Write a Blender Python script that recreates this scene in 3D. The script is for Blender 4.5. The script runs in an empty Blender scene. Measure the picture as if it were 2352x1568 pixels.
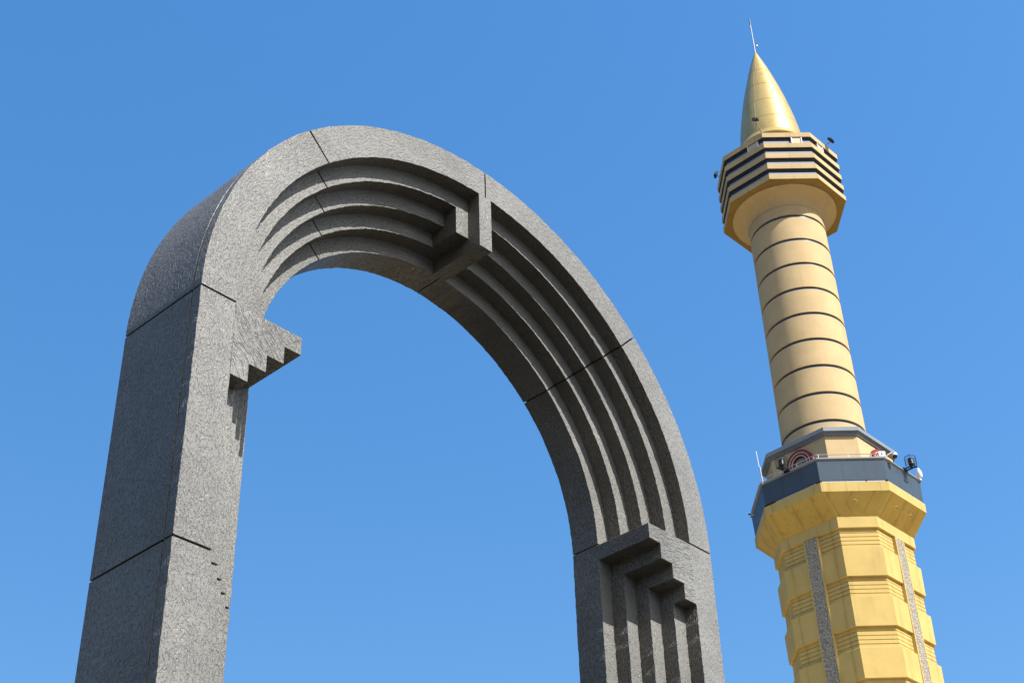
import bpy, math, random
from mathutils import Vector, Matrix
R = math.radians
random.seed(7)
scene = bpy.context.scene
col = scene.collection

# ------------------------------------------------------------------ camera
SPRING = 8.2788                     # height of the arch's spring line above the ground
CAM = Vector((-7.8664, -7.3742, SPRING - 6.6788))
YAW, PITCH, ROLL, FPX = 0.8354, 0.6179, -0.0339, 3486.6
fwd = Vector((math.sin(YAW)*math.cos(PITCH), math.cos(YAW)*math.cos(PITCH), math.sin(PITCH)))
rgt = Vector((math.cos(YAW), -math.sin(YAW), 0)); upv = rgt.cross(fwd)
cr, sr = math.cos(ROLL), math.sin(ROLL)
cx_, cy_ = cr*rgt + sr*upv, -sr*rgt + cr*upv
cam_d = bpy.data.cameras.new('camera'); cam = bpy.data.objects.new('camera', cam_d); col.objects.link(cam)
cam.matrix_world = Matrix(((cx_.x, cy_.x, -fwd.x, CAM.x), (cx_.y, cy_.y, -fwd.y, CAM.y), (cx_.z, cy_.z, -fwd.z, CAM.z), (0, 0, 0, 1)))
cam_d.sensor_width = 36; cam_d.lens = FPX/2352*36; cam_d.clip_end = 6000; cam_d.clip_start = .05
scene.camera = cam

# ------------------------------------------------------------------ light
SUN_DIR = Vector((0.016, -1.0, 1.03)).normalized()
SUN_EL = math.asin(SUN_DIR.z); SUN_AZ = math.atan2(SUN_DIR.x, SUN_DIR.y)
SKY_STRENGTH, SUN_STRENGTH = 0.15, 4.2
world = bpy.data.worlds.new('World'); scene.world = world; world.use_nodes = True
wt = world.node_tree; bg = wt.nodes['Background']
sky = wt.nodes.new('ShaderNodeTexSky'); sky.sky_type = 'NISHITA'; sky.sun_disc = False
sky.sun_elevation = SUN_EL; sky.sun_rotation = SUN_AZ % (2*math.pi)
sky.air_density = 1.0; sky.dust_density = 0.5; sky.ozone_density = 2.0
def wn(t, **k):
    n = wt.nodes.new(t)
    for a, b in k.items(): setattr(n, a, b)
    return n
# clear tropical sky: deep blue overhead, paler towards the sun and the horizon
gam = wn('ShaderNodeGamma'); gam.inputs[1].default_value = 0.62
hsv = wn('ShaderNodeHueSaturation'); tc = wn('ShaderNodeTexCoord'); sep = wn('ShaderNodeSeparateXYZ')
dot = wn('ShaderNodeVectorMath', operation='DOT_PRODUCT'); dot.inputs[1].default_value = SUN_DIR
mr1 = wn('ShaderNodeMapRange'); mr1.inputs[1].default_value = .10; mr1.inputs[2].default_value = .33
mr1.interpolation_type = 'SMOOTHSTEP'
mr2 = wn('ShaderNodeMapRange'); mr2.inputs[1].default_value = .86; mr2.inputs[2].default_value = .45
mr2.interpolation_type = 'SMOOTHSTEP'
mul = wn('ShaderNodeMath', operation='MULTIPLY'); mad = wn('ShaderNodeMath', operation='MULTIPLY_ADD')
mad.inputs[1].default_value = 1.40; mad.inputs[2].default_value = 0.32
hsv.inputs['Hue'].default_value = 0.506; SKY_VALUE = 1.47
L = wt.links.new
L(tc.outputs['Generated'], sep.inputs[0]); L(tc.outputs['Generated'], dot.inputs[0])
L(sep.outputs[2], mr1.inputs[0]); L(dot.outputs['Value'], mr2.inputs[0])
L(mr1.outputs[0], mul.inputs[0]); L(mr2.outputs[0], mul.inputs[1]); L(mul.outputs[0], mad.inputs[0])
L(mad.outputs[0], hsv.inputs['Saturation'])
# sky dimmed near the horizon to cut fill light; no skyline is modelled
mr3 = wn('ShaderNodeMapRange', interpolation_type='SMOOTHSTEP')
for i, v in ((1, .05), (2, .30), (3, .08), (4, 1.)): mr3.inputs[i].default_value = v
mr4 = wn('ShaderNodeMapRange', interpolation_type='SMOOTHSTEP')         # deeper towards the zenith
for i, v in ((1, .74), (2, .95), (3, 1.), (4, .95)): mr4.inputs[i].default_value = v
mr5 = wn('ShaderNodeMapRange')                                          # a little brighter on the sun's side
for i, v in ((1, -.32), (2, .45), (3, .87), (4, 1.10)): mr5.inputs[i].default_value = v
m4 = wn('ShaderNodeMath', operation='MULTIPLY'); m5 = wn('ShaderNodeMath', operation='MULTIPLY')
L(sep.outputs[2], mr4.inputs[0]); L(dot.outputs['Value'], mr5.inputs[0])
vm = wn('ShaderNodeMath', operation='MULTIPLY'); vm.inputs[1].default_value = SKY_VALUE
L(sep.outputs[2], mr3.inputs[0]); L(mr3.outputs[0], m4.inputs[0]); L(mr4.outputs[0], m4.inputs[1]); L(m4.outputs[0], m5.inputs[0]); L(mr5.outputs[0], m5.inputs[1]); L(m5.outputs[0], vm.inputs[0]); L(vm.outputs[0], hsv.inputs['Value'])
L(sky.outputs[0], gam.inputs[0]); L(gam.outputs[0], hsv.inputs['Color']); L(hsv.outputs[0], bg.inputs[0])
bg.inputs[1].default_value = SKY_STRENGTH
sun_d = bpy.data.lights.new('sun', 'SUN'); sun = bpy.data.objects.new('sun', sun_d); col.objects.link(sun)
sun_d.energy = SUN_STRENGTH; sun_d.angle = R(.53); sun_d.color = (1, .97, .935)
sun.rotation_euler = (-SUN_DIR).to_track_quat('-Z', 'Y').to_euler()
scene.view_settings.view_transform = 'Standard'; scene.view_settings.look = 'None'
scene.view_settings.exposure = 0.85; scene.view_settings.gamma = 1

# ------------------------------------------------------------------ materials
class NT:
    def __init__(s, name):
        s.m = bpy.data.materials.new(name); s.m.use_nodes = True; s.t = s.m.node_tree
        s.b = s.t.nodes['Principled BSDF']
    def n(s, t, ins=None, **k):
        n = s.t.nodes.new(t)
        for a, b in k.items(): setattr(n, a, b)
        for a, b in (ins or {}).items():
            if hasattr(b, 'is_output'): s.t.links.new(b, n.inputs[a])
            else: n.inputs[a].default_value = b
        return n
    def l(s, a, b): s.t.links.new(a, b)
    def math(s, op, a, b=0., c=0.): return s.n('ShaderNodeMath', {0: a, 1: b, 2: c}, operation=op).outputs[0]
    def noise(s, vec, scale, detail=3, rough=.5, dist=0.):
        return s.n('ShaderNodeTexNoise', {'Vector': vec, 'Scale': scale, 'Detail': detail, 'Roughness': rough, 'Distortion': dist}).outputs[0]
    def ramp(s, f, a, b): return s.n('ShaderNodeMapRange', {0: f, 1: a, 2: b}, interpolation_type='SMOOTHSTEP').outputs[0]
    def mapping(s, vec, sc=(1, 1, 1), loc=(0, 0, 0)): return s.n('ShaderNodeMapping', {'Vector': vec, 'Scale': sc, 'Location': loc}).outputs[0]
    def mix(s, f, a, b, blend='MIX'):
        n = s.n('ShaderNodeMix', data_type='RGBA', blend_type=blend)
        for i, v in ((0, f), (6, a), (7, b)):
            if hasattr(v, 'is_output'): s.l(v, n.inputs[i])
            else: n.inputs[i].default_value = v if i == 0 else (*v[:3], 1)
        return n.outputs[2]
    def set(s, rough=None, metal=None, spec=None):
        if rough is not None: s.b.inputs['Roughness'].default_value = rough
        if metal is not None: s.b.inputs['Metallic'].default_value = metal
        if spec is not None: s.b.inputs['Specular IOR Level'].default_value = spec
    def bump(s, h, strength=1., dist=.01):
        s.l(s.n('ShaderNodeBump', {'Height': h, 'Strength': strength, 'Distance': dist}).outputs[0], s.b.inputs['Normal'])

def stucco(name='grey_painted_render', stretch=.42, deep=.010, c1=(.196, .191, .174), c2=(.24, .235, .214), rough=.45):
    """glossy grey paint over coarse trowelled render; UV is in metres, u along the trowel strokes"""
    k = NT(name)
    uv = k.n('ShaderNodeUVMap', uv_map='UVMap').outputs[0]
    obj = k.n('ShaderNodeTexCoord').outputs['Object']
    warp = k.n('ShaderNodeTexNoise', {'Vector': obj, 'Scale': 3.5, 'Detail': 2})
    off = k.n('ShaderNodeVectorMath', {0: warp.outputs['Color'], 1: (.14, .14, 0)}, operation='MULTIPLY').outputs[0]
    v = k.n('ShaderNodeVectorMath', {0: uv, 1: off}, operation='ADD').outputs[0]
    n1 = k.noise(k.mapping(v, (stretch, 1, 1)), 60, 3, .5, .6)
    n2 = k.noise(v, 90, 2, .5, .3)
    plates = k.ramp(n1, .33, .50)
    specks = k.ramp(n2, .58, .66)
    vor = k.n('ShaderNodeTexVoronoi', {'Vector': k.mapping(v, (.6, 1, 1)), 'Scale': 34}, feature='DISTANCE_TO_EDGE').outputs['Distance']
    crack = k.ramp(vor, .0, .05)
    patch = k.ramp(k.noise(obj, 1.3, 2), .42, .60)
    h = k.math('MULTIPLY_ADD', specks, .6, plates)
    h = k.math('MULTIPLY_ADD', k.math('MULTIPLY', crack, patch), .45, h)
    h = k.math('MULTIPLY_ADD', k.noise(v, 20, 3, .6), 1.0, h)
    k.bump(h, 1., deep)
    big = k.noise(obj, .9, 4, .6)
    base = k.mix(k.ramp(big, .35, .68), c1, c2)
    base = k.mix(k.math('MULTIPLY', k.ramp(k.noise(k.mapping(obj, (1.5, 1.5, .25)), 1.6, 4, .65), .55, .75), .25), base, tuple(x*.6 for x in c1))
    k.l(base, k.b.inputs['Base Color']); k.set(rough, 0, .42)
    return k.m

def joint_mat():
    k = NT('dark_joint'); k.b.inputs['Base Color'].default_value = (.02, .02, .02, 1); k.set(.9); return k.m

def paint(name, c, rough=.55, streak=.0, stain=(.25, .15, .05), mott=.12, seam=None, spec=.14):
    k = NT(name)
    obj = k.n('ShaderNodeTexCoord').outputs['Object']
    big = k.noise(obj, .55, 4, .6)
    base = k.mix(k.ramp(big, .3, .7), tuple(x*(1-mott) for x in c), c)
    if streak:
        sv = k.mapping(obj, (1.6, 1.6, .10))
        s = k.math('MULTIPLY', k.ramp(k.noise(sv, 1.5, 4, .65), .52, .74), k.ramp(k.noise(obj, .35, 2), .35, .6))
        base = k.mix(k.math('MULTIPLY', s, streak), base, stain)
    if seam:
        uv = k.n('ShaderNodeSeparateXYZ', {0: k.n('ShaderNodeUVMap', uv_map='UVMap').outputs[0]})
        wob = k.math('MULTIPLY_ADD', k.noise(k.mapping(obj, (.2, .2, 1)), 1.2, 3), .03, -.015)
        for c0 in seam:
            d = k.math('ABSOLUTE', k.math('SUBTRACT', k.math('ADD', uv.outputs[0], wob), c0))
            base = k.mix(k.math('MULTIPLY', k.ramp(d, .014, .0), .5), base, stain)
            base = k.mix(k.math('MULTIPLY', k.math('MULTIPLY', k.ramp(d, .08, .0), k.ramp(k.noise(obj, .9, 3), .4, .65)), .28), base, stain)
    k.l(base, k.b.inputs['Base Color']); k.set(rough, 0, spec)
    k.bump(k.noise(obj, 6, 4, .6), .25, .02)
    return k.m

def gold():
    k = NT('gilded_sheet')
    obj = k.n('ShaderNodeTexCoord').outputs['Object']
    blotch = k.ramp(k.noise(k.mapping(obj, (1, 1, .8)), 1.1, 4, .6), .45, .7)
    base = k.mix(k.math('MULTIPLY', blotch, .55), (.52, .385, .145), (.44, .29, .05))
    k.l(base, k.b.inputs['Base Color'])
    k.l(k.math('MULTIPLY_ADD', k.noise(obj, 2.2, 3), .14, .30), k.b.inputs['Roughness'])
    k.set(None, .35, .5)
    k.bump(k.noise(obj, .8, 2), .25, .05)
    return k.m

def lattice():
    k = NT('pierced_lattice')
    uv = k.n('ShaderNodeUVMap', uv_map='UVMap').outputs[0]
    v = k.mapping(uv, (1, 1, 1))
    e = k.n('ShaderNodeTexVoronoi', {'Vector': v, 'Scale': 5.8, 'Randomness': .8}, feature='DISTANCE_TO_EDGE').outputs['Distance']
    g = k.ramp(e, .06, .12)
    k.l(k.mix(g, (.20, .185, .175), (.45, .385, .26)), k.b.inputs['Base Color']); k.set(.6)
    k.bump(g, .9, .05)
    return k.m

def simple(name, c, rough=.5, metal=0, spec=.4, var=.1, scale=5):
    k = NT(name); obj = k.n('ShaderNodeTexCoord').outputs['Object']
    k.l(k.mix(k.noise(obj, scale, 4, .6), tuple(x*(1-var) for x in c), tuple(min(1, x*(1+var)) for x in c)), k.b.inputs['Base Color'])
    k.set(rough, metal, spec); return k.m

def ground_mat(name, c1, c2, sc, bump=.3):
    k = NT(name); obj = k.n('ShaderNodeTexCoord').outputs['Object']
    f = k.math('MULTIPLY_ADD', k.noise(obj, sc*20, 3), .4, k.math('MULTIPLY', k.noise(obj, sc, 5, .6), .6))
    k.l(k.mix(k.ramp(f, .35, .65), c1, c2), k.b.inputs['Base Color']); k.set(.9); k.bump(k.noise(obj, 60, 3), bump, .01); return k.m

M = dict(stucco=stucco(deep=.0048), combed=stucco('combed_grey_render', .16, .010), dark=stucco('charcoal_painted_render', .42, .011, (.156, .134, .100), (.186, .160, .120), .40), joint=joint_mat(), gold=gold(), lattice=lattice(),
    cream=paint('cream_paint', (0.58, 0.422, 0.222), .85, .40, (.42, .29, .12), .12, seam=(.5,)),
    ochre=paint('ochre_paint', (0.575, 0.418, 0.148), .85, .45, (.33, .22, .07), .11, seam=(.13, .87)),
    soffit=paint('ochre_soffit_paint', (0.530, 0.367, 0.101), .6, .5, (.22, .14, .05), .12, seam=(.08, .45, .78)),
    slate=paint('slate_blue_cladding', (0.064, 0.092, 0.126), .45, .45, (.06, .065, .07), .10, seam=(.36, .7)),
    zinc=paint('grey_coping_paint', (0.211, 0.234, 0.257), .5, .2, (.12, .12, .12), .08),
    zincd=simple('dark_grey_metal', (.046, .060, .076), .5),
    shade_band=simple('painted_shade', (.044, .058, .074), .35, 0, .3),  # dark colour standing in for shade in balcony recesses and shaft grooves
    trough=simple('dull_white_metal', (.36, .38, .39), .5),
    thin=simple('weathered_steel', (.33, .33, .35), .45, .2),
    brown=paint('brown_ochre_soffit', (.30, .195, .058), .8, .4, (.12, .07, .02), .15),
    recess=simple('blue_grey_paint', (.25, .275, .32), .6),
    groove=simple('grey_groove_paint', (0.19, 0.21, 0.24), .6),
    red=simple('maroon_paint', (.235, .018, .02), .5),
    trim=simple('pale_cream_trim', (0.577, 0.468, 0.296), .5),
    white=simple('white_paint', (.62, .63, .64), .4),
    steel=simple('stainless_tube', (0.468, 0.468, 0.491), .35, .2),
    black=simple('black_metal', (.012, .013, .015), .4),
    glass=simple('dark_lens', (.03, .04, .045), .12, 0, .6),
    rust=simple('ochre_bracket', (.40, .26, .10), .6),
    asphalt=ground_mat('asphalt', (.028, .027, .025), (.046, .044, .041), .15),
    paving=ground_mat('warm_stone_paving', (.52, .41, .22), (.60, .48, .27), .08))

# ------------------------------------------------------------------ mesh helpers
def make(name, verts, faces, mat, parent=None, uvs=None, smooth=None, bevel=0.):
    me = bpy.data.meshes.new(name); me.from_pydata([tuple(v) for v in verts], [], faces)
    me.materials.append(mat)
    lay = me.uv_layers.new(name='UVMap')
    if uvs:
        for p, fu in zip(me.polygons, uvs):
            for li, u in zip(p.loop_indices, fu): lay.data[li].uv = u
    if smooth is not None:
        me.polygons.foreach_set('use_smooth', [True]*len(me.polygons)); me.set_sharp_from_angle(angle=R(smooth))
    me.update()
    o = bpy.data.objects.new(name, me); col.objects.link(o)
    if parent: o.parent = parent
    if bevel:
        b = o.modifiers.new('bevel', 'BEVEL'); b.width = bevel; b.segments = 2; b.limit_method = 'ANGLE'; b.angle_limit = R(35); b.harden_normals = smooth is not None
    return o
def empty(name, loc, label=None, cat=None, group=None):
    o = bpy.data.objects.new(name, None); col.objects.link(o); o.location = loc; o.empty_display_size = .3
    if label: tag(o, label, cat, group)
    return o
def tag(o, label=None, cat=None, group=None, kind=None):
    if label: o['label'] = label
    if cat: o['category'] = cat
    if group: o['group'] = group
    if kind: o['kind'] = kind
    return o
class MB:
    """collects shapes into ONE mesh"""
    def __init__(s): s.v = []; s.f = []; s.u = []
    def add(s, vs, fs, us=None):
        o = len(s.v); s.v += [Vector(v) for v in vs]; s.f += [tuple(i+o for i in f) for f in fs]
        s.u += us if us else [[(0, 0)]*len(f) for f in fs]
    def box(s, c, sz, rot=None):
        rot = rot or Matrix.Identity(3); c = Vector(c); hx, hy, hz = (x/2 for x in sz)
        p = [(-hx,-hy,-hz),(hx,-hy,-hz),(hx,hy,-hz),(-hx,hy,-hz),(-hx,-hy,hz),(hx,-hy,hz),(hx,hy,hz),(-hx,hy,hz)]
        s.add([c + rot @ Vector(q) for q in p], [(0,3,2,1),(4,5,6,7),(0,1,5,4),(1,2,6,5),(2,3,7,6),(3,0,4,7)])
    def tube(s, pts, r, n=8, r2=None):
        pts = [Vector(p) for p in pts]; rings = []
        for i, p in enumerate(pts):
            d = (pts[min(i+1, len(pts)-1)] - pts[max(i-1, 0)]).normalized()
            a = d.orthogonal().normalized(); b = d.cross(a)
            rr = r if r2 is None else r + (r2-r)*i/(len(pts)-1)
            rings.append([p + rr*(math.cos(2*math.pi*j/n)*a + math.sin(2*math.pi*j/n)*b) for j in range(n)])
        vs = [q for rg in rings for q in rg]; fs = []
        for i in range(len(pts)-1):
            for j in range(n):
                fs.append((i*n+j, i*n+(j+1) % n, (i+1)*n+(j+1) % n, (i+1)*n+j))
        fs.append(tuple(range(n))[::-1]); fs.append(tuple((len(pts)-1)*n+j for j in range(n)))
        s.add(vs, fs)
    def lathe(s, prof, axis=(0,0,1), o=(0,0,0), n=32, cap=True):
        """prof: (radius, height along axis)"""
        ax = Vector(axis).normalized(); a = ax.orthogonal().normalized(); b = ax.cross(a); o = Vector(o); vs = []; fs = []
        for r, h in prof:
            for j in range(n):
                t = 2*math.pi*j/n; vs.append(o + ax*h + r*(math.cos(t)*a + math.sin(t)*b))
        for i in range(len(prof)-1):
            for j in range(n): fs.append((i*n+j, i*n+(j+1) % n, (i+1)*n+(j+1) % n, (i+1)*n+j))
        if cap: fs.append(tuple(range(n))[::-1]); fs.append(tuple((len(prof)-1)*n+j for j in range(n)))
        s.add(vs, fs)
    def build(s, name, mat, parent=None, smooth=None, bevel=0.): return make(name, s.v, s.f, mat, parent, s.u, smooth, bevel)

# ------------------------------------------------------------------ ground
tag(make('ground', [(-2500,-2500,0),(2500,-2500,0),(2500,2500,0),(-2500,2500,0)], [(0,1,2,3)], M['asphalt']), kind='structure')

tag(make('pavement', [(22,-25,.004),(150,-25,.004),(150,115,.004),(22,115,.004)], [(0,1,2,3)], M['paving']), kind='structure')

# ------------------------------------------------------------------ grey arch
RO, RR = 3.0, (2.6827, 2.5241, 2.3701, 2.2169, 2.0613)
DD = (0., .1452, .3019, .4530, .6100, .9238)
HH = (.0, .1659, .3187, .4676, .6232)
RISE, LEG = .9792, 2.0134
GAP = .0075
def profile(inset=0.):
    """stepped section as (r, y), clockwise from the outer front edge"""
    e = inset; pr = [(RO-e, e)]
    for k in range(5):
        pr += [(RR[k]+e, DD[k]+e), (RR[k]+e, (DD[k+1]+e) if k < 4 else DD[5]-e)]
    pr += [(RO-e, DD[5]-e)]
    if not e: pr += [(RO, .113), (RO-.018, .108), (RO-.018, .100), (RO, .095)]      # seam near the front edge of the outer face
    return pr
def sweep(name, stations, mat, parent, inset=0., jitter=0., smooth=40):
    """stations: list of (s in metres, function (r, y) -> point)"""
    pr = profile(inset); n = len(pr); vs = []; fs = []; us = []
    acc = [0.]
    for i in range(n): a, b = pr[i], pr[(i+1) % n]; acc.append(acc[-1] + math.hypot(a[0]-b[0], a[1]-b[1]))
    rnd = random.Random(len(stations)*31 + int(abs(stations[0][0])*97))
    prev = [(0., 0.)]*n
    for s, fn in stations:
        cur = []
        for i, (r, y) in enumerate(pr):
            if jitter and i < 11:
                p = prev[i]; p = (p[0]*.25 + rnd.gauss(0, jitter), p[1]*.25 + rnd.gauss(0, jitter)*.6)
            else: p = (0, 0)
            cur.append(p); vs.append(fn(r + p[0], y + p[1]))
        prev = cur
    for k in range(len(stations)-1):
        s0, s1 = stations[k][0], stations[k+1][0]
        for i in range(n):
            j = (i+1) % n
            fs.append((k*n+i, k*n+j, (k+1)*n+j, (k+1)*n+i))
            us.append([(s0, acc[i]), (s0, acc[i+1]), (s1, acc[i+1]), (s1, acc[i])])
    for base, rev in ((0, True), ((len(stations)-1)*n, False)):
        f = tuple(base + i for i in range(n))
        fs.append(f[::-1] if rev else f); us.append([(pr[i][1], pr[i][0]) for i in (range(n-1, -1, -1) if rev else range(n))])
    return vs, fs, us
def fix_normals(o):
    import bmesh
    bm = bmesh.new(); bm.from_mesh(o.data); bmesh.ops.recalc_face_normals(bm, faces=bm.faces); bm.to_mesh(o.data); bm.free()
    o.data.set_sharp_from_angle(angle=R(40)); return o
def two_tone(o):
    """the front and back faces are light grey, every other face is painted charcoal"""
    o.data.materials.append(M['dark'])
    for p in o.data.polygons: p.material_index = 0 if abs(p.normal.y) > .7 else 1
    return o
arch = empty('arch', (0, 0, 0), 'dark grey roughcast arch with stepped inner mouldings standing in front of the golden minaret', 'arch')
def at(th): return lambda r, y: (r*math.cos(th), y, SPRING + RISE*r*math.sin(th))
def leg(sx): 
    return lambda z: (lambda r, y: (sx*r, y, SPRING + z))
g = GAP/2.7
cuts = [0, R(45.5), R(90.3), R(135), math.pi]
for a, b in zip(cuts[:-1], cuts[1:]):
    a0, b0 = a + g, b - g; n = 62
    st = [((a0 + (b0-a0)*i/n)*2.6, at(a0 + (b0-a0)*i/n)) for i in range(n+1)]
    o = two_tone(fix_normals(make('arch_segment', *sweep('', st, None, None, 0, .0016)[:2], M['stucco'], arch, sweep('', st, None, None, 0, .0016)[2], 40, .006)))
def leg_part(sx, z1, z0, name='leg_block', inset=0., mat='stucco', jit=.0016):
    f = leg(sx); n = max(2, int((z1-z0)/.035)) if jit else 2
    st = [(z1 + (z0-z1)*i/n + sx*7, f(z1 + (z0-z1)*i/n)) for i in range(n+1)]
    vs, fs, us = sweep('', st, None, None, inset, jit)
    o = fix_normals(make(name, vs, fs, M[mat], arch, us, 40, .006 if mat == 'stucco' else 0))
    return two_tone(o) if mat == 'stucco' else o
for sx in (1, -1):
    top = 0.
    while top > -SPRING + .3:
        bot = max(top - LEG, -SPRING + .25)
        leg_part(sx, top - GAP, bot + GAP); 
        if bot > -SPRING + .3: leg_part(sx, bot + GAP + .02, bot - GAP - .02, 'joint_filler', .022, 'joint', 0)
        top = bot
    mb = MB(); mb.box((sx*(RO+RR[4])/2, DD[5]/2, .13), (RO-RR[4]+.16, DD[5]+.16, .26)); mb.build('plinth', M['stucco'], arch, None, .01)
for c in cuts:
    if c in (0, math.pi):
        f = leg(1 if c == 0 else -1)
        leg_part(1 if c == 0 else -1, .03, -.03, 'joint_filler', .022, 'joint', 0)
    else:
        st = [(0, at(c - .02)), (1, at(c + .02))]; vs, fs, us = sweep('', st, None, None, .022)
        fix_normals(make('joint_filler', vs, fs, M['joint'], arch, us, 40))
# inverted stair brackets filling the stepped corner just below the spring line
def bracket(sx, ang):
    mb = MB(); ca, sa = math.cos(ang), math.sin(ang)
    def quad(ps, uvd):
        if sx < 0: ps = ps[::-1]
        mb.add(ps, [(0, 1, 2, 3)], [[uvd(p) for p in ps]])
    X = lambda k: sx*RR[k]
    P = lambda x, y, z: Vector((x, y, SPRING + z))
    front = lambda p: (ca*p.x*sx + sa*p.z, -sa*p.x*sx + ca*p.z)
    T = -GAP
    # columns: strip k lies between r_k (inner) and r_(k-1) (outer), depth d_k, bottom at -h_(5-k)
    for k in range(1, 5):
        xi, xo, d, zb = X(k), X(k-1), DD[k], -HH[5-k]
        # steps of slab heights keep the mesh a clean grid
        zs = [T] + [-h for h in HH[1:6-k]]
        for z1, z0 in zip(zs[:-1], zs[1:]):
            quad([P(xi,0,z1), P(xi,0,z0), P(xo,0,z0), P(xo,0,z1)], front)
        ys = list(DD[:k+1])
        for y0, y1 in zip(ys[:-1], ys[1:]):
            quad([P(xi,y0,zb), P(xi,y1,zb), P(xo,y1,zb), P(xo,y0,zb)], lambda p: (p.x, p.y))
            quad([P(xi,y0,T), P(xo,y0,T), P(xo,y1,T), P(xi,y1,T)], lambda p: (p.x, p.y))
        # inner side: exposed between this column's bottom and the next inner column's bottom
        zt = -HH[4-k] if k < 4 else T
        for y0, y1 in zip(ys[:-1], ys[1:]):
            quad([P(xi,y0,zt), P(xi,y1,zt), P(xi,y1,zb), P(xi,y0,zb)], lambda p: (p.y, p.z))
    o = mb.build('stair_bracket', M['combed'], arch, None)
    import bmesh
    bm = bmesh.new(); bm.from_mesh(o.data); bmesh.ops.remove_doubles(bm, verts=bm.verts, dist=1e-4); bmesh.ops.recalc_face_normals(bm, faces=bm.faces)
    bm.to_mesh(o.data); bm.free(); o.data.polygons.foreach_set('use_smooth', [True]*len(o.data.polygons)); o.data.set_sharp_from_angle(angle=R(40))
    b = o.modifiers.new('bevel', 'BEVEL'); b.width = .006; b.segments = 2; b.limit_method = 'ANGLE'; b.angle_limit = R(35); b.harden_normals = True
    return two_tone(o)
bracket(1, R(0)); bracket(-1, R(228))
# keystone hanging at the crown
def keystone():
    mb = MB()
    def prism(x0, x1, y0, y1, rt, rb, n=6):
        xs = [x0 + (x1-x0)*i/n for i in range(n+1)]
        zt = [SPRING + RISE*math.sqrt(rt*rt - x*x) for x in xs]; zb = [SPRING + RISE*math.sqrt(rb*rb - x*x) - .002 for x in xs]
        for i in range(n):
            a, b = xs[i], xs[i+1]
            mb.add([(a,y0,zb[i]),(b,y0,zb[i+1]),(b,y0,zt[i+1]),(a,y0,zt[i])], [(0,1,2,3)], [[(zb[i],a),(zb[i+1],b),(zt[i+1],b),(zt[i],a)]])
            mb.add([(a,y0,zb[i]),(a,y1,zb[i]),(b,y1,zb[i+1]),(b,y0,zb[i+1])], [(0,1,2,3)], [[(y0,a),(y1,a),(y1,b),(y0,b)]])
        for x, i, rev in ((x0, 0, 1), (x1, n, 0)):
            q = [(x,y0,zb[i]),(x,y1,zb[i]),(x,y1,zt[i]),(x,y0,zt[i])]
            u = [(zb[i],y0),(zb[i],y1),(zt[i],y1),(zt[i],y0)]
            if rev: q = q[::-1]; u = u[::-1]
            mb.add(q, [(0,1,2,3)], [u])
    prism(-.106, .052, -.002, DD[4], RR[0], RR[4])
    prism(-.264, -.1062, DD[1]-.002, DD[3], RR[1], RR[3])
    two_tone(mb.build('keystone', M['stucco'], arch))
keystone()

# ------------------------------------------------------------------ golden minaret
AX = Vector((84.1459, 43.2097, 0)); E1 = Vector((-.876308, -.481751, 0)); E2 = Vector((.481751, -.876308, 0))
PHI = R(15.383)
minaret = empty('minaret', AX + E2*.29, 'tall golden minaret with ringed cream shaft and gilded pointed spire', 'minaret')
TILT = Matrix.Rotation(.0044, 4, E1); minaret.rotation_euler = TILT.to_euler()
TM = Matrix.Translation(minaret.location) @ TILT
def pol(r, a, z): return Vector((*( (math.cos(a)*E1 + math.sin(a)*E2)*r ).xy, z))
def oct_angles(half): 
    out = []
    for j in range(4): c = PHI + j*math.pi/2; out += [c - half, c + half]
    return out
REG = R(22.5)
def loft(name, prof, mat, half=REG, parent=minaret, cap=True, bevel=0., tops=None):
    """prof: (corner radius, z, half angle or None) from top to bottom; flat sided tower storey"""
    n = 8; vs = []; fs = []; us = []; p_all = half == REG
    for p in prof:
        h = p[2] if len(p) > 2 else half
        vs += [pol(p[0], a, p[1]) for a in oct_angles(h)]
    for i in range(len(prof)-1):
        for j in range(n):
            k = (j+1) % n
            fs.append((i*n+j, (i+1)*n+j, (i+1)*n+k, i*n+k))
            z0, z1 = prof[i][1], prof[i+1][1]
            u0 = 0 if j % 2 or p_all else 3; us.append([(u0, z0), (u0, z1), (u0+1, z1), (u0+1, z0)])
    if cap:
        fs.append(tuple(range(n))); us.append([(0, 0)]*n)
        fs.append(tuple((len(prof)-1)*n + j for j in range(n))[::-1]); us.append([(0, 0)]*n)
    o = make(name, vs, fs, mat, parent, us, None, bevel)
    import bmesh
    bm = bmesh.new(); bm.from_mesh(o.data); bmesh.ops.recalc_face_normals(bm, faces=bm.faces); bm.to_mesh(o.data); bm.free()
    return o
def lathe(name, prof, mat, parent=minaret, n=96, smooth=30):
    mb = MB()
    nn = n; vs = []; fs = []; us = []
    for r, z in prof: vs += [pol(r, 2*math.pi*j/nn, z) for j in range(nn)]
    for i in range(len(prof)-1):
        for j in range(nn):
            k = (j+1) % nn; fs.append((i*nn+j, (i+1)*nn+j, (i+1)*nn+k, i*nn+k)); us.append([(0, 0)]*4)
    o = make(name, vs, fs, mat, parent, us, smooth)
    import bmesh
    bm = bmesh.new(); bm.from_mesh(o.data); bmesh.ops.recalc_face_normals(bm, faces=bm.faces); bm.to_mesh(o.data); bm.free()
    o.data.set_sharp_from_angle(angle=R(smooth)); return o
CH = R(16.2)
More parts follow.
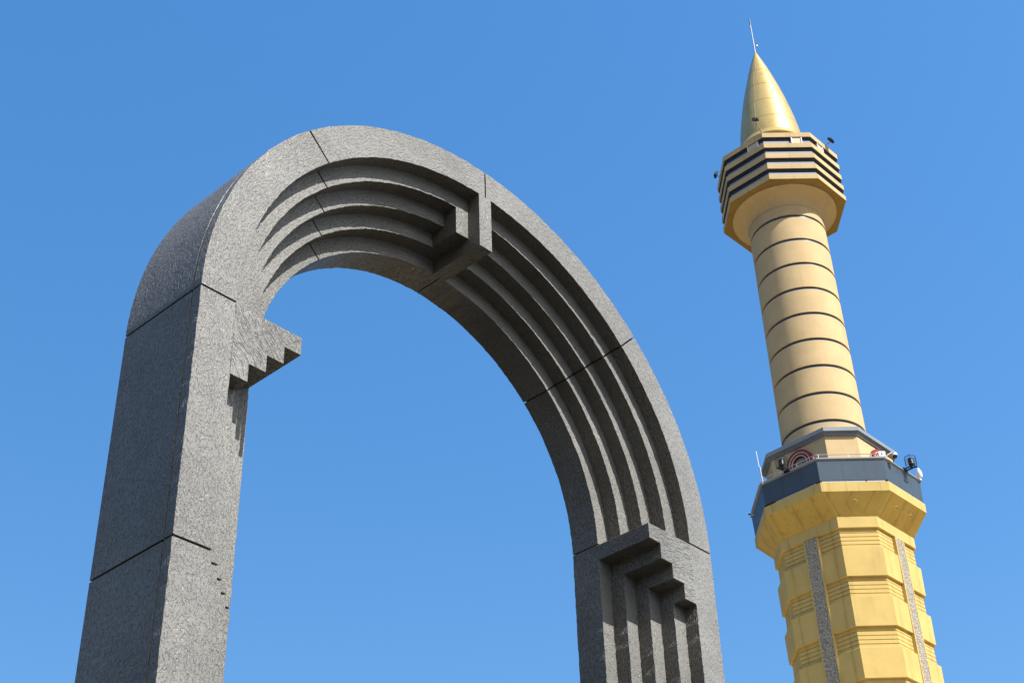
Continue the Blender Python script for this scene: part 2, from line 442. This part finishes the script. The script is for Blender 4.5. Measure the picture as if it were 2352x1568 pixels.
# lower octagonal storeys (banded frieze above a plain block)
PER, TOPZ = 3.81, 53.25
top = TOPZ
while top > .5:
    zb = max(top - PER, 0.)
    pr = [(4.98, top)]
    for gz in (.33, .645, .96, 1.275):
        if top - gz - .05 > zb: pr += [(5.0, top-gz+.028), (4.93, top-gz+.022), (4.93, top-gz-.022), (5.0, top-gz-.028)]
    if top - 1.65 > zb: pr += [(5.0, top-1.50), (5.25, top-1.62)]
    pr += [(5.21, zb)]
    loft('storey', pr, M['ochre'], CH); top = zb
loft('neck_band', [(5.2, 54.16), (5.2, 53.28), (4.9, 53.26)], M['ochre'], CH)
# pierced lattice strips on the four broad faces
AP = 5.2*math.cos(math.pi/4 - CH) 
for j in range(4):
    a = PHI + math.pi/4 + j*math.pi/2
    nrm = math.cos(a)*E1 + math.sin(a)*E2; tg = -math.sin(a)*E1 + math.cos(a)*E2
    fr = MB(); la = MB(); cN = .08
    rot = Matrix((tg, nrm, Vector((0, 0, 1)))).transposed()
    for s in (-1, 1): fr.box(nrm*(AP-.12) + tg*(cN + s*.56) + Vector((0, 0, 26.6)), (.10, .42, 53.2), rot)
    lz = 53.2
    o_ = fr.build('lattice_frame', M['ochre'], minaret)
    d0 = AP + .075; q = [nrm*d0 + tg*(cN-.51), nrm*d0 + tg*(cN+.51)]
    vs = [q[0], q[1], q[1] + Vector((0, 0, lz)), q[0] + Vector((0, 0, lz)), q[0] - nrm*.3, q[1] - nrm*.3, q[1] - nrm*.3 + Vector((0, 0, lz)), q[0] - nrm*.3 + Vector((0, 0, lz))]
    uv1 = [(0, 0), (1.02, 0), (1.02, lz), (0, lz)]
    lt = make('lattice_panel', vs, [(0,1,2,3),(5,4,7,6),(1,5,6,2),(4,0,3,7),(3,2,6,7)], M['lattice'], o_, [uv1]*5)
# flared corbel, fascia and slate parapet
corbel = loft('corbel', [(6.5, 55.68, REG), (5.205, 54.14, CH)], M['soffit'], REG, cap=False)
loft('fascia', [(6.52, 56.42), (6.5, 55.68)], M['ochre'])
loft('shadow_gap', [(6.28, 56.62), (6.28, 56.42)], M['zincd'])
loft('parapet', [(6.50, 58.24), (6.43, 56.60)], M['slate'])
loft('parapet_cornice', [(6.60, 58.46), (6.62, 58.36), (6.50, 58.32), (6.46, 58.24)], M['zinc'])
for j in range(8):
    a = PHI + j*math.pi/4; nrm = math.cos(a)*E1 + math.sin(a)*E2; tg = -math.sin(a)*E1 + math.cos(a)*E2
    rot = Matrix((tg, nrm, Vector((0, 0, 1)))).transposed()
    ap = 6.40*math.cos(REG)
    for c0, w in (((-.75, 3.2), (1.62, 1.35)) if j != 7 else ((.30, 3.6),)):
        mb = MB(); mb.box(nrm*(ap-.02) + tg*c0 + Vector((0, 0, 56.50)), (w, .12, .09), rot); mb.build('light_trough', M['trough'], minaret)
    # round recessed downlights in the sloping corbel
    f0 = pol(6.5*math.cos(REG), a, 55.68); half = R(45) - CH if j % 2 else CH
    f1 = pol(5.205*math.cos(half), a, 54.14)
    sl = (f1 - f0); nn = tg.cross(sl).normalized()
    if nn.z > 0: nn = -nn
    for off in ((-.95, .95) if j % 2 else (-.1,)):
        mb = MB(); c0 = f0 + sl*.42 + tg*off
        mb.lathe([(.10, -.02), (.10, .015), (.17, .02), (.19, .0), (.19, -.03)], nn, c0, 20); mb.build('downlight', M['soffit'], corbel)
# drum behind the parapet with its coping
CD = R(14.63)
loft('drum', [(4.84, 61.3), (4.88, 57.5)], M['cream'], CD)
loft('drum_coping', [(4.2, 61.80), (5.20, 61.76), (5.235, 61.42), (5.06, 61.40), (5.06, 61.30), (4.98, 61.28), (4.98, 61.17), (4.7, 61.16)], M['zinc'], CD)
loft('terrace_floor', [(6.45, 57.6), (6.45, 57.5)], M['zincd'])
for j in range(4):
    a = PHI + math.pi/4 + j*math.pi/2
    nrm = math.cos(a)*E1 + math.sin(a)*E2; d = 4.87*math.cos(math.pi/4 - CD); tg = -math.sin(a)*E1 + math.cos(a)*E2
    c0 = nrm*d + tg*.12 + Vector((0, 0, 59.68))
    mb = MB(); mb.lathe([(1.17, -.05), (1.17, .26), (.93, .26), (.93, .20), (.87, .20), (.87, .22), (.68, .22), (.68, .10), (.58, .10), (.58, -.05)], nrm, c0, 48, False)
    rd = mb.build('roundel', M['red'], minaret, 30)
    mb = MB()
    for r0 in (.94, .69): mb.lathe([(r0-.055, .20), (r0-.055, .275), (r0, .275), (r0, .20)], nrm, c0, 48, False)
    mb.build('roundel_ring', M['trim'], rd, 30)
    mb = MB(); n = 32; vs = [c0 + nrm*.03]; fs = []; us = []
    for i in range(n): t = 2*math.pi*i/n; vs.append(c0 + nrm*.03 + .6*(math.cos(t)*tg + math.sin(t)*Vector((0, 0, 1))))
    for i in range(n):
        i0, i1 = 1+i, 1+(i+1) % n; fs.append((0, i0, i1)); us.append([(0, 0)] + [(.6*math.cos(2*math.pi*k/n)+3, .6*math.sin(2*math.pi*k/n)) for k in (i, i+1)])
    make('roundel_grille', vs, fs, M['lattice'], rd, us)
# stainless handrail along the parapet
def par(j, lat, out=0., z=0.):
    a = PHI + j*math.pi/4; nrm = math.cos(a)*E1 + math.sin(a)*E2; tg = -math.sin(a)*E1 + math.cos(a)*E2
    return nrm*(6.55*math.cos(REG) + out) + tg*lat + Vector((0, 0, z))
rail = MB(); ZR = 58.76
HW = 6.55*math.sin(REG)
for j, a0, a1 in ((0, -HW, 2.05), (-1, -HW+.15, HW-.02), (-2, -HW, HW-.1)):
    rail.tube([par(j, a0, -.04, ZR), par(j, a1, -.04, ZR)], .028, 8)
handrail = rail.build('handrail', M['thin'], minaret, 60)
for j, ls in ((0, (-2.3, -.1, 1.6)), (-1, (-2.2, -.7, .8, 2.3)), (-2, (-2, 0, 2))):
    for l_ in ls:
        mb = MB(); mb.tube([par(j, l_, -.04, ZR), par(j, l_, -.04, 58.42)], .03, 6); mb.build('rail_post', M['white'], handrail, 60)
# ringed shaft
gz = [83.98 - 2.566*k for k in range(9)]; GH = .31
edges = [85.2] + [z for z in gz]
def rs(z): return 3.30 - (z-62)*.0035
ztop = 85.18
for z in gz + [None]:
    lo = (z + GH/2) if z is not None else 61.5
    lathe('shaft_drum', [(3.0, ztop), (rs(ztop)-.0, ztop), (rs(lo), lo), (3.0, lo)], M['cream'])
    if z is not None:
        lathe('groove_ring', [(3.0, z+GH/2+.05), (3.13, z+GH/2+.04), (3.13, z-GH/2+.08), (3.0, z-GH/2-.06)], M['shade_band'])  # dark upper ring paints in the shade below each drum
        lathe('groove_ledge', [(3.125, z-GH/2+.10), (rs(z)-.035, z-GH/2+.075), (rs(z)-.03, z-GH/2-.02), (3.0, z-GH/2-.06)], M['groove'])
        ztop = z - GH/2
# flared capital under the balcony
fl = [(4.50, 86.60), (4.49, 86.40)]
for i in range(1, 13):
    t = i/12; fl.append((3.235 + (4.46-3.235)*(1-math.sin(t*math.pi/2)**.85), 86.40 - 1.22*t))
lathe('flared_capital', fl, M['cream'])
# balcony of five stacked slabs with dark recesses
BAL = REG
SZ = [(91.83, 91.31), (90.62, 90.10), (89.42, 88.90), (88.22, 87.69), (87.03, 86.52)]
for i, (zt, zb) in enumerate(SZ):
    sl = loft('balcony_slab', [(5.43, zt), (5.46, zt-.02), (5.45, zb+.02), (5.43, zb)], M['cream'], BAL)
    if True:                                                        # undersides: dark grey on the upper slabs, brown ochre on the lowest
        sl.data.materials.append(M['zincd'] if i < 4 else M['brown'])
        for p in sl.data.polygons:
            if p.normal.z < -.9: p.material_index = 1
for (zt, zb), (zt2, _) in zip(SZ[:-1], SZ[1:]): (loft('balcony_recess', [(5.22, zb-.30), (5.22, zt2-.05)], M['recess'], BAL, cap=False), loft('slab_shade', [(5.235, zb+.05), (5.235, zb-.19), (5.1, zb-.20)], M['shade_band'], BAL, cap=False))  # dark band at the top of each recess paints in the slab's shade
for j, lat, w in ((0, .85, .75), (-1, .95, .9), (1, -.6, .7)):
    a = PHI + j*math.pi/4; nrm = math.cos(a)*E1 + math.sin(a)*E2; tg = -math.sin(a)*E1 + math.cos(a)*E2
    rot = Matrix((tg, nrm, Vector((0, 0, 1)))).transposed(); ap = 5.26*math.cos(REG)
    mb = MB(); mb.box(nrm*(ap+.04) + tg*lat + Vector((0, 0, 90.96)), (w, .12, .66), rot); v_ = mb.build('vent_panel', M['trim'], minaret)
    for s in (-1, 1):
        mb = MB(); mb.box(nrm*(ap+.06) + tg*(lat + s*(w/2+.05)) + Vector((0, 0, 90.96)), (.10, .18, .66), rot); mb.build('vent_jamb', M['white'], v_)
# gilded spire
lathe('spire_base', [(2.75, 94.2), (2.75, 91.8)], M['gold'])
lathe('spire_flange', [(2.74, 94.62), (2.86, 94.58), (3.13, 93.98), (3.10, 93.90), (2.72, 93.92)], M['gold'])
cone = [(2.80, 94.6), (2.74, 95.6), (2.61, 96.6), (2.36, 98.15), (2.02, 99.9), (1.60, 101.75), (1.14, 103.5), (.78, 104.75), (.40, 105.95), (.16, 106.65), (.07, 106.93)]
def conr(z):
    for (r0, z0), (r1, z1) in zip(cone[:-1], cone[1:]):
        if z0 <= z <= z1: return r0 + (r1-r0)*(z-z0)/(z1-z0)
    return cone[0][0] if z < cone[0][1] else .06
fine = []; zs = [94.6 + (106.93-94.6)*i/90 for i in range(91)]
seams = (96.35, 98.75, 101.2, 103.6)
def sm(z): return sum(conr(z + d) for d in (-.5, -.25, 0, .25, .5))/5 if z < 106.3 else conr(z)
pts = sorted([(z, 0) for z in zs if all(abs(z-s) > .06 for s in seams)] + [(s+d, e) for s in seams for d, e in ((-.024, 0), (-.016, .02), (.016, .02), (.024, 0))])
spire = lathe('spire', [(max(.05, sm(z)-e), z) for z, e in pts], M['gold'])
for k, (z0, z1) in enumerate(((94.7, 96.32), (96.38, 98.72), (98.78, 101.17), (101.23, 103.57), (103.63, 106.3))):
    for a in [PHI + (-.62 if k % 2 == 0 else -.66) + i*math.pi/3 + (.0 if k < 4 else .1) for i in range(6)]:
        mb = MB(); mb.tube([pol(sm(z0 + (z1-z0)*i/6)-.012, a, z0 + (z1-z0)*i/6) for i in range(7)], .028, 5)
        mb.build('sheet_seam', M['rust'], spire)
rod = MB(); rod.tube([(0, 0, 106.7), (0, 0, 110.7)], .06, 10, .045); rod.tube([(0, 0, 110.7), (0, 0, 111.5)], .055, 10)
lr = rod.build('lightning_rod', M['thin'], minaret, 60)
mb = MB(); mb.tube([(0, 0, 107.75), E2*.18 + Vector((0, 0, 107.72))], .03, 6); mb.lathe([(.05, -.06), (.12, .0), (.12, .12), (.06, .18)], (0, 0, 1), E2*.24 + Vector((0, 0, 107.66)), 12); mb.build('beacon', M['white'], lr)
mb = MB(); mb.tube([(0, 0, 110.72), (0, 0, 111.52)], .062, 10); mb.build('rod_tip', M['zincd'], lr)

# ------------------------------------------------------------------ fittings on the minaret (things of their own)
def tw(p): return TM @ Vector(p)
def frame(j):
    a = PHI + j*math.pi/4; nrm = math.cos(a)*E1 + math.sin(a)*E2; tg = -math.sin(a)*E1 + math.cos(a)*E2
    return Matrix((-tg, nrm, Vector((0, 0, 1)))).transposed()
def place(name, pos, j, label, cat, group=None):
    o = empty(name, tw(pos), label, cat, group); o.rotation_euler = (TILT.to_3x3() @ frame(j)).to_euler(); return o
def add_floodlight(root, tiltx=.0):
    """local x along the wall, y outwards, z up"""
    b = MB()
    for x in (-.16, .16): b.box((x, .30, .0), (.06, 1.0, .09))
    b.box((0, .82, .0), (.62, .09, .07)); b.box((0, .0, -.02), (.5, .10, .26)); b.box((0, .45, .0), (.36, .06, .05))
    b.build('bracket', M['black'], root)
    h = MB(); rot = Matrix.Rotation(-.25, 3, 'X'); c = Vector((0, .58, .42))
    h.lathe([(.13, -.26), (.22, -.20), (.22, .18), (.17, .27)], rot @ Vector((0, -.35, 1)), c, 20); h.box(c - Vector((0, .0, .34)), (.12, .12, .28))
    h.build('lamp_head', M['black'], root, 40)
    l_ = MB(); l_.lathe([(.18, .0), (.18, .02)], rot @ Vector((0, -.35, 1)), c + rot @ Vector((0, -.35, 1)).normalized()*.30, 20); l_.build('lens', M['glass'], root)
    g_ = MB()
    for z in (.12, .33, .54, .75, .86):
        w = .46 if z < .8 else .40
        p = [Vector((w*math.cos(t), .55 + w*math.sin(t), z)) for t in [math.pi/3*i + math.pi/6 for i in range(7)]]
        for a_, b_ in zip(p[:-1], p[1:]): g_.tube([a_, b_], .015, 4)
    for i in range(6):
        t = math.pi/3*i + math.pi/6; g_.tube([(.46*math.cos(t), .55+.46*math.sin(t), .05), (.46*math.cos(t), .55+.46*math.sin(t), .75), (.40*math.cos(t), .55+.40*math.sin(t), .86)], .013, 4)
    g_.build('cage', M['black'], root)
GF = 'caged floodlights on the slate parapet'
def copy_tree(o, parent=None):
    c = o.copy(); col.objects.link(c)
    if parent is not None: c.parent = parent
    for ch in list(o.children): copy_tree(ch, c)
    return c
f1 = place('floodlight', par(-1, -.05, .05, 58.48), -1, 'black caged floodlight projecting from the parapet in front of the left maroon roundel', 'floodlight', GF)
add_floodlight(f1)
f2 = copy_tree(f1); f2['label'] = 'black caged floodlight seen against blue sky on the right side of the slate parapet'
p2 = par(1, .35, .05, 58.48); f2.location = tw(p2); f2.rotation_euler = (TILT.to_3x3() @ frame(1)).to_euler()
# whip antenna
o = place('whip_antenna', par(-1, -2.28, .04, 58.2), -1, 'thin white whip antenna on a bracket at the left corner of the slate parapet', 'antenna')
mb = MB(); mb.tube([(0, 0, .1), (.05, .0, 1.6)], .045, 8); mb.box((0, -.06, .3), (.12, .18, .12)); mb.build('mast', M['steel'], o, 60)
mb = MB(); mb.tube([(.11, 0, 1.5), (.19, 0, 3.05)], .032, 8); mb.box((.08, 0, 1.55), (.14, .08, .10)); mb.build('whip', M['white'], o, 60)
# white cabinet
o = place('equipment_box', par(0, 2.42, -.12, 58.46), 0, 'small white equipment box at the right end of the stainless handrail', 'box')
mb = MB(); mb.box((0, 0, .26), (.52, .28, .46)); mb.build('cabinet', M['white'], o, None, .03)
mb = MB(); mb.box((.02, .15, .26), (.09, .03, .14)); mb.build('latch', M['zinc'], o)
mb = MB(); mb.box((.0, .0, -.02), (.2, .2, .12)); mb.build('foot', M['zinc'], o)
# dome camera
o = place('security_camera', par(1, -1.95, .0, 58.46), 1, 'white armed dome camera with black dome beside the white equipment box', 'camera')
mb = MB(); mb.tube([(.35, -.05, -.02), (.25, .15, .18), (.02, .42, .42), (-.1, .52, .36)], .05, 8); mb.build('arm', M['white'], o, 60)
mb = MB(); mb.lathe([(.10, .26), (.20, .20), (.22, .0)], (0, 0, 1), (-.12, .54, .12), 20); mb.build('housing', M['white'], o, 40)
mb = MB(); mb.lathe([(.19, .0), (.18, -.08), (.12, -.17), (.03, -.20)], (0, 0, 1), (-.12, .54, .12), 20); mb.build('dome', M['black'], o, 40)
# horn on the right
o = place('horn_antenna', par(1, 2.28, .0, 58.42), 1, 'white shrouded dish antenna at the far right corner of the slate parapet', 'antenna')
mb = MB(); mb.lathe([(.04, .55), (.11, .44), (.23, .18), (.24, -.10), (.2, -.24), (.16, -.25)], (.2, .1, 1), (-.05, .10, .42), 24); mb.build('shroud', M['white'], o, 40)
mb = MB(); mb.tube([(0, -.05, -.1), (0, 0, .35)], .05, 8); mb.box((0, .05, .0), (.3, .25, .12)); mb.build('mount', M['white'], o, 60)
# little camera far left
o = place('bullet_camera', par(-2, -1.55, .0, 58.1), -2, 'tiny dark bullet camera sticking out on the left side of the slate parapet', 'camera')
mb = MB(); mb.tube([(0, -.1, -.1), (0, .22, .0)], .025, 6); mb.build('arm', M['white'], o, 60)
mb = MB(); mb.lathe([(.04, -.10), (.06, -.09), (.06, .10), (.05, .11)], (0, 1, -.25), (0, .28, .0), 12); mb.build('body', M['black'], o, 40)
# small floodlights on arms around the balcony and spire foot
GB = 'small square floodlights on arms around the balcony'
def add_spot(root, hp):
    mb = MB(); mb.tube([(0, 0, 0), Vector(hp) - Vector((0, 0, .16))], .045, 6); mb.build('arm', M['rust'], root, 60)
    mb = MB(); rot = Matrix.Rotation(.5, 3, 'X')
    mb.box(hp, (.56, .20, .46), rot); mb.box(Vector(hp) + rot @ Vector((0, .12, 0)), (.40, .1, .3), rot); h = mb.build('lamp_head', M['black'], root, None, .03)
    mb = MB(); mb.box(Vector(hp) + rot @ Vector((0, -.11, 0)), (.46, .02, .36), rot); mb.build('lens', M['glass'], h)
def bal(j, lat, out, z):
    a = PHI + j*math.pi/4; nrm = math.cos(a)*E1 + math.sin(a)*E2; tg = -math.sin(a)*E1 + math.cos(a)*E2
    return nrm*(5.45*math.cos(REG) + out) + tg*lat + Vector((0, 0, z))
o = place('spotlight', bal(1, .25, -.1, 91.78), 1, 'small black floodlight on an ochre arm against sky right of the balcony', 'floodlight', GB); add_spot(o, (-.25, .62, .42))
o = place('spotlight', bal(-2, -.2, -.1, 91.5), -2, 'small black floodlight sticking out left of the balcony slabs', 'floodlight', GB); add_spot(o, (0, .45, .25))
o = place('spotlight', bal(0, -1.75, -.6, 91.8), 0, 'small black floodlight on a long ochre arm in front of the spire foot', 'floodlight', GB); add_spot(o, (.55, .1, 2.1))
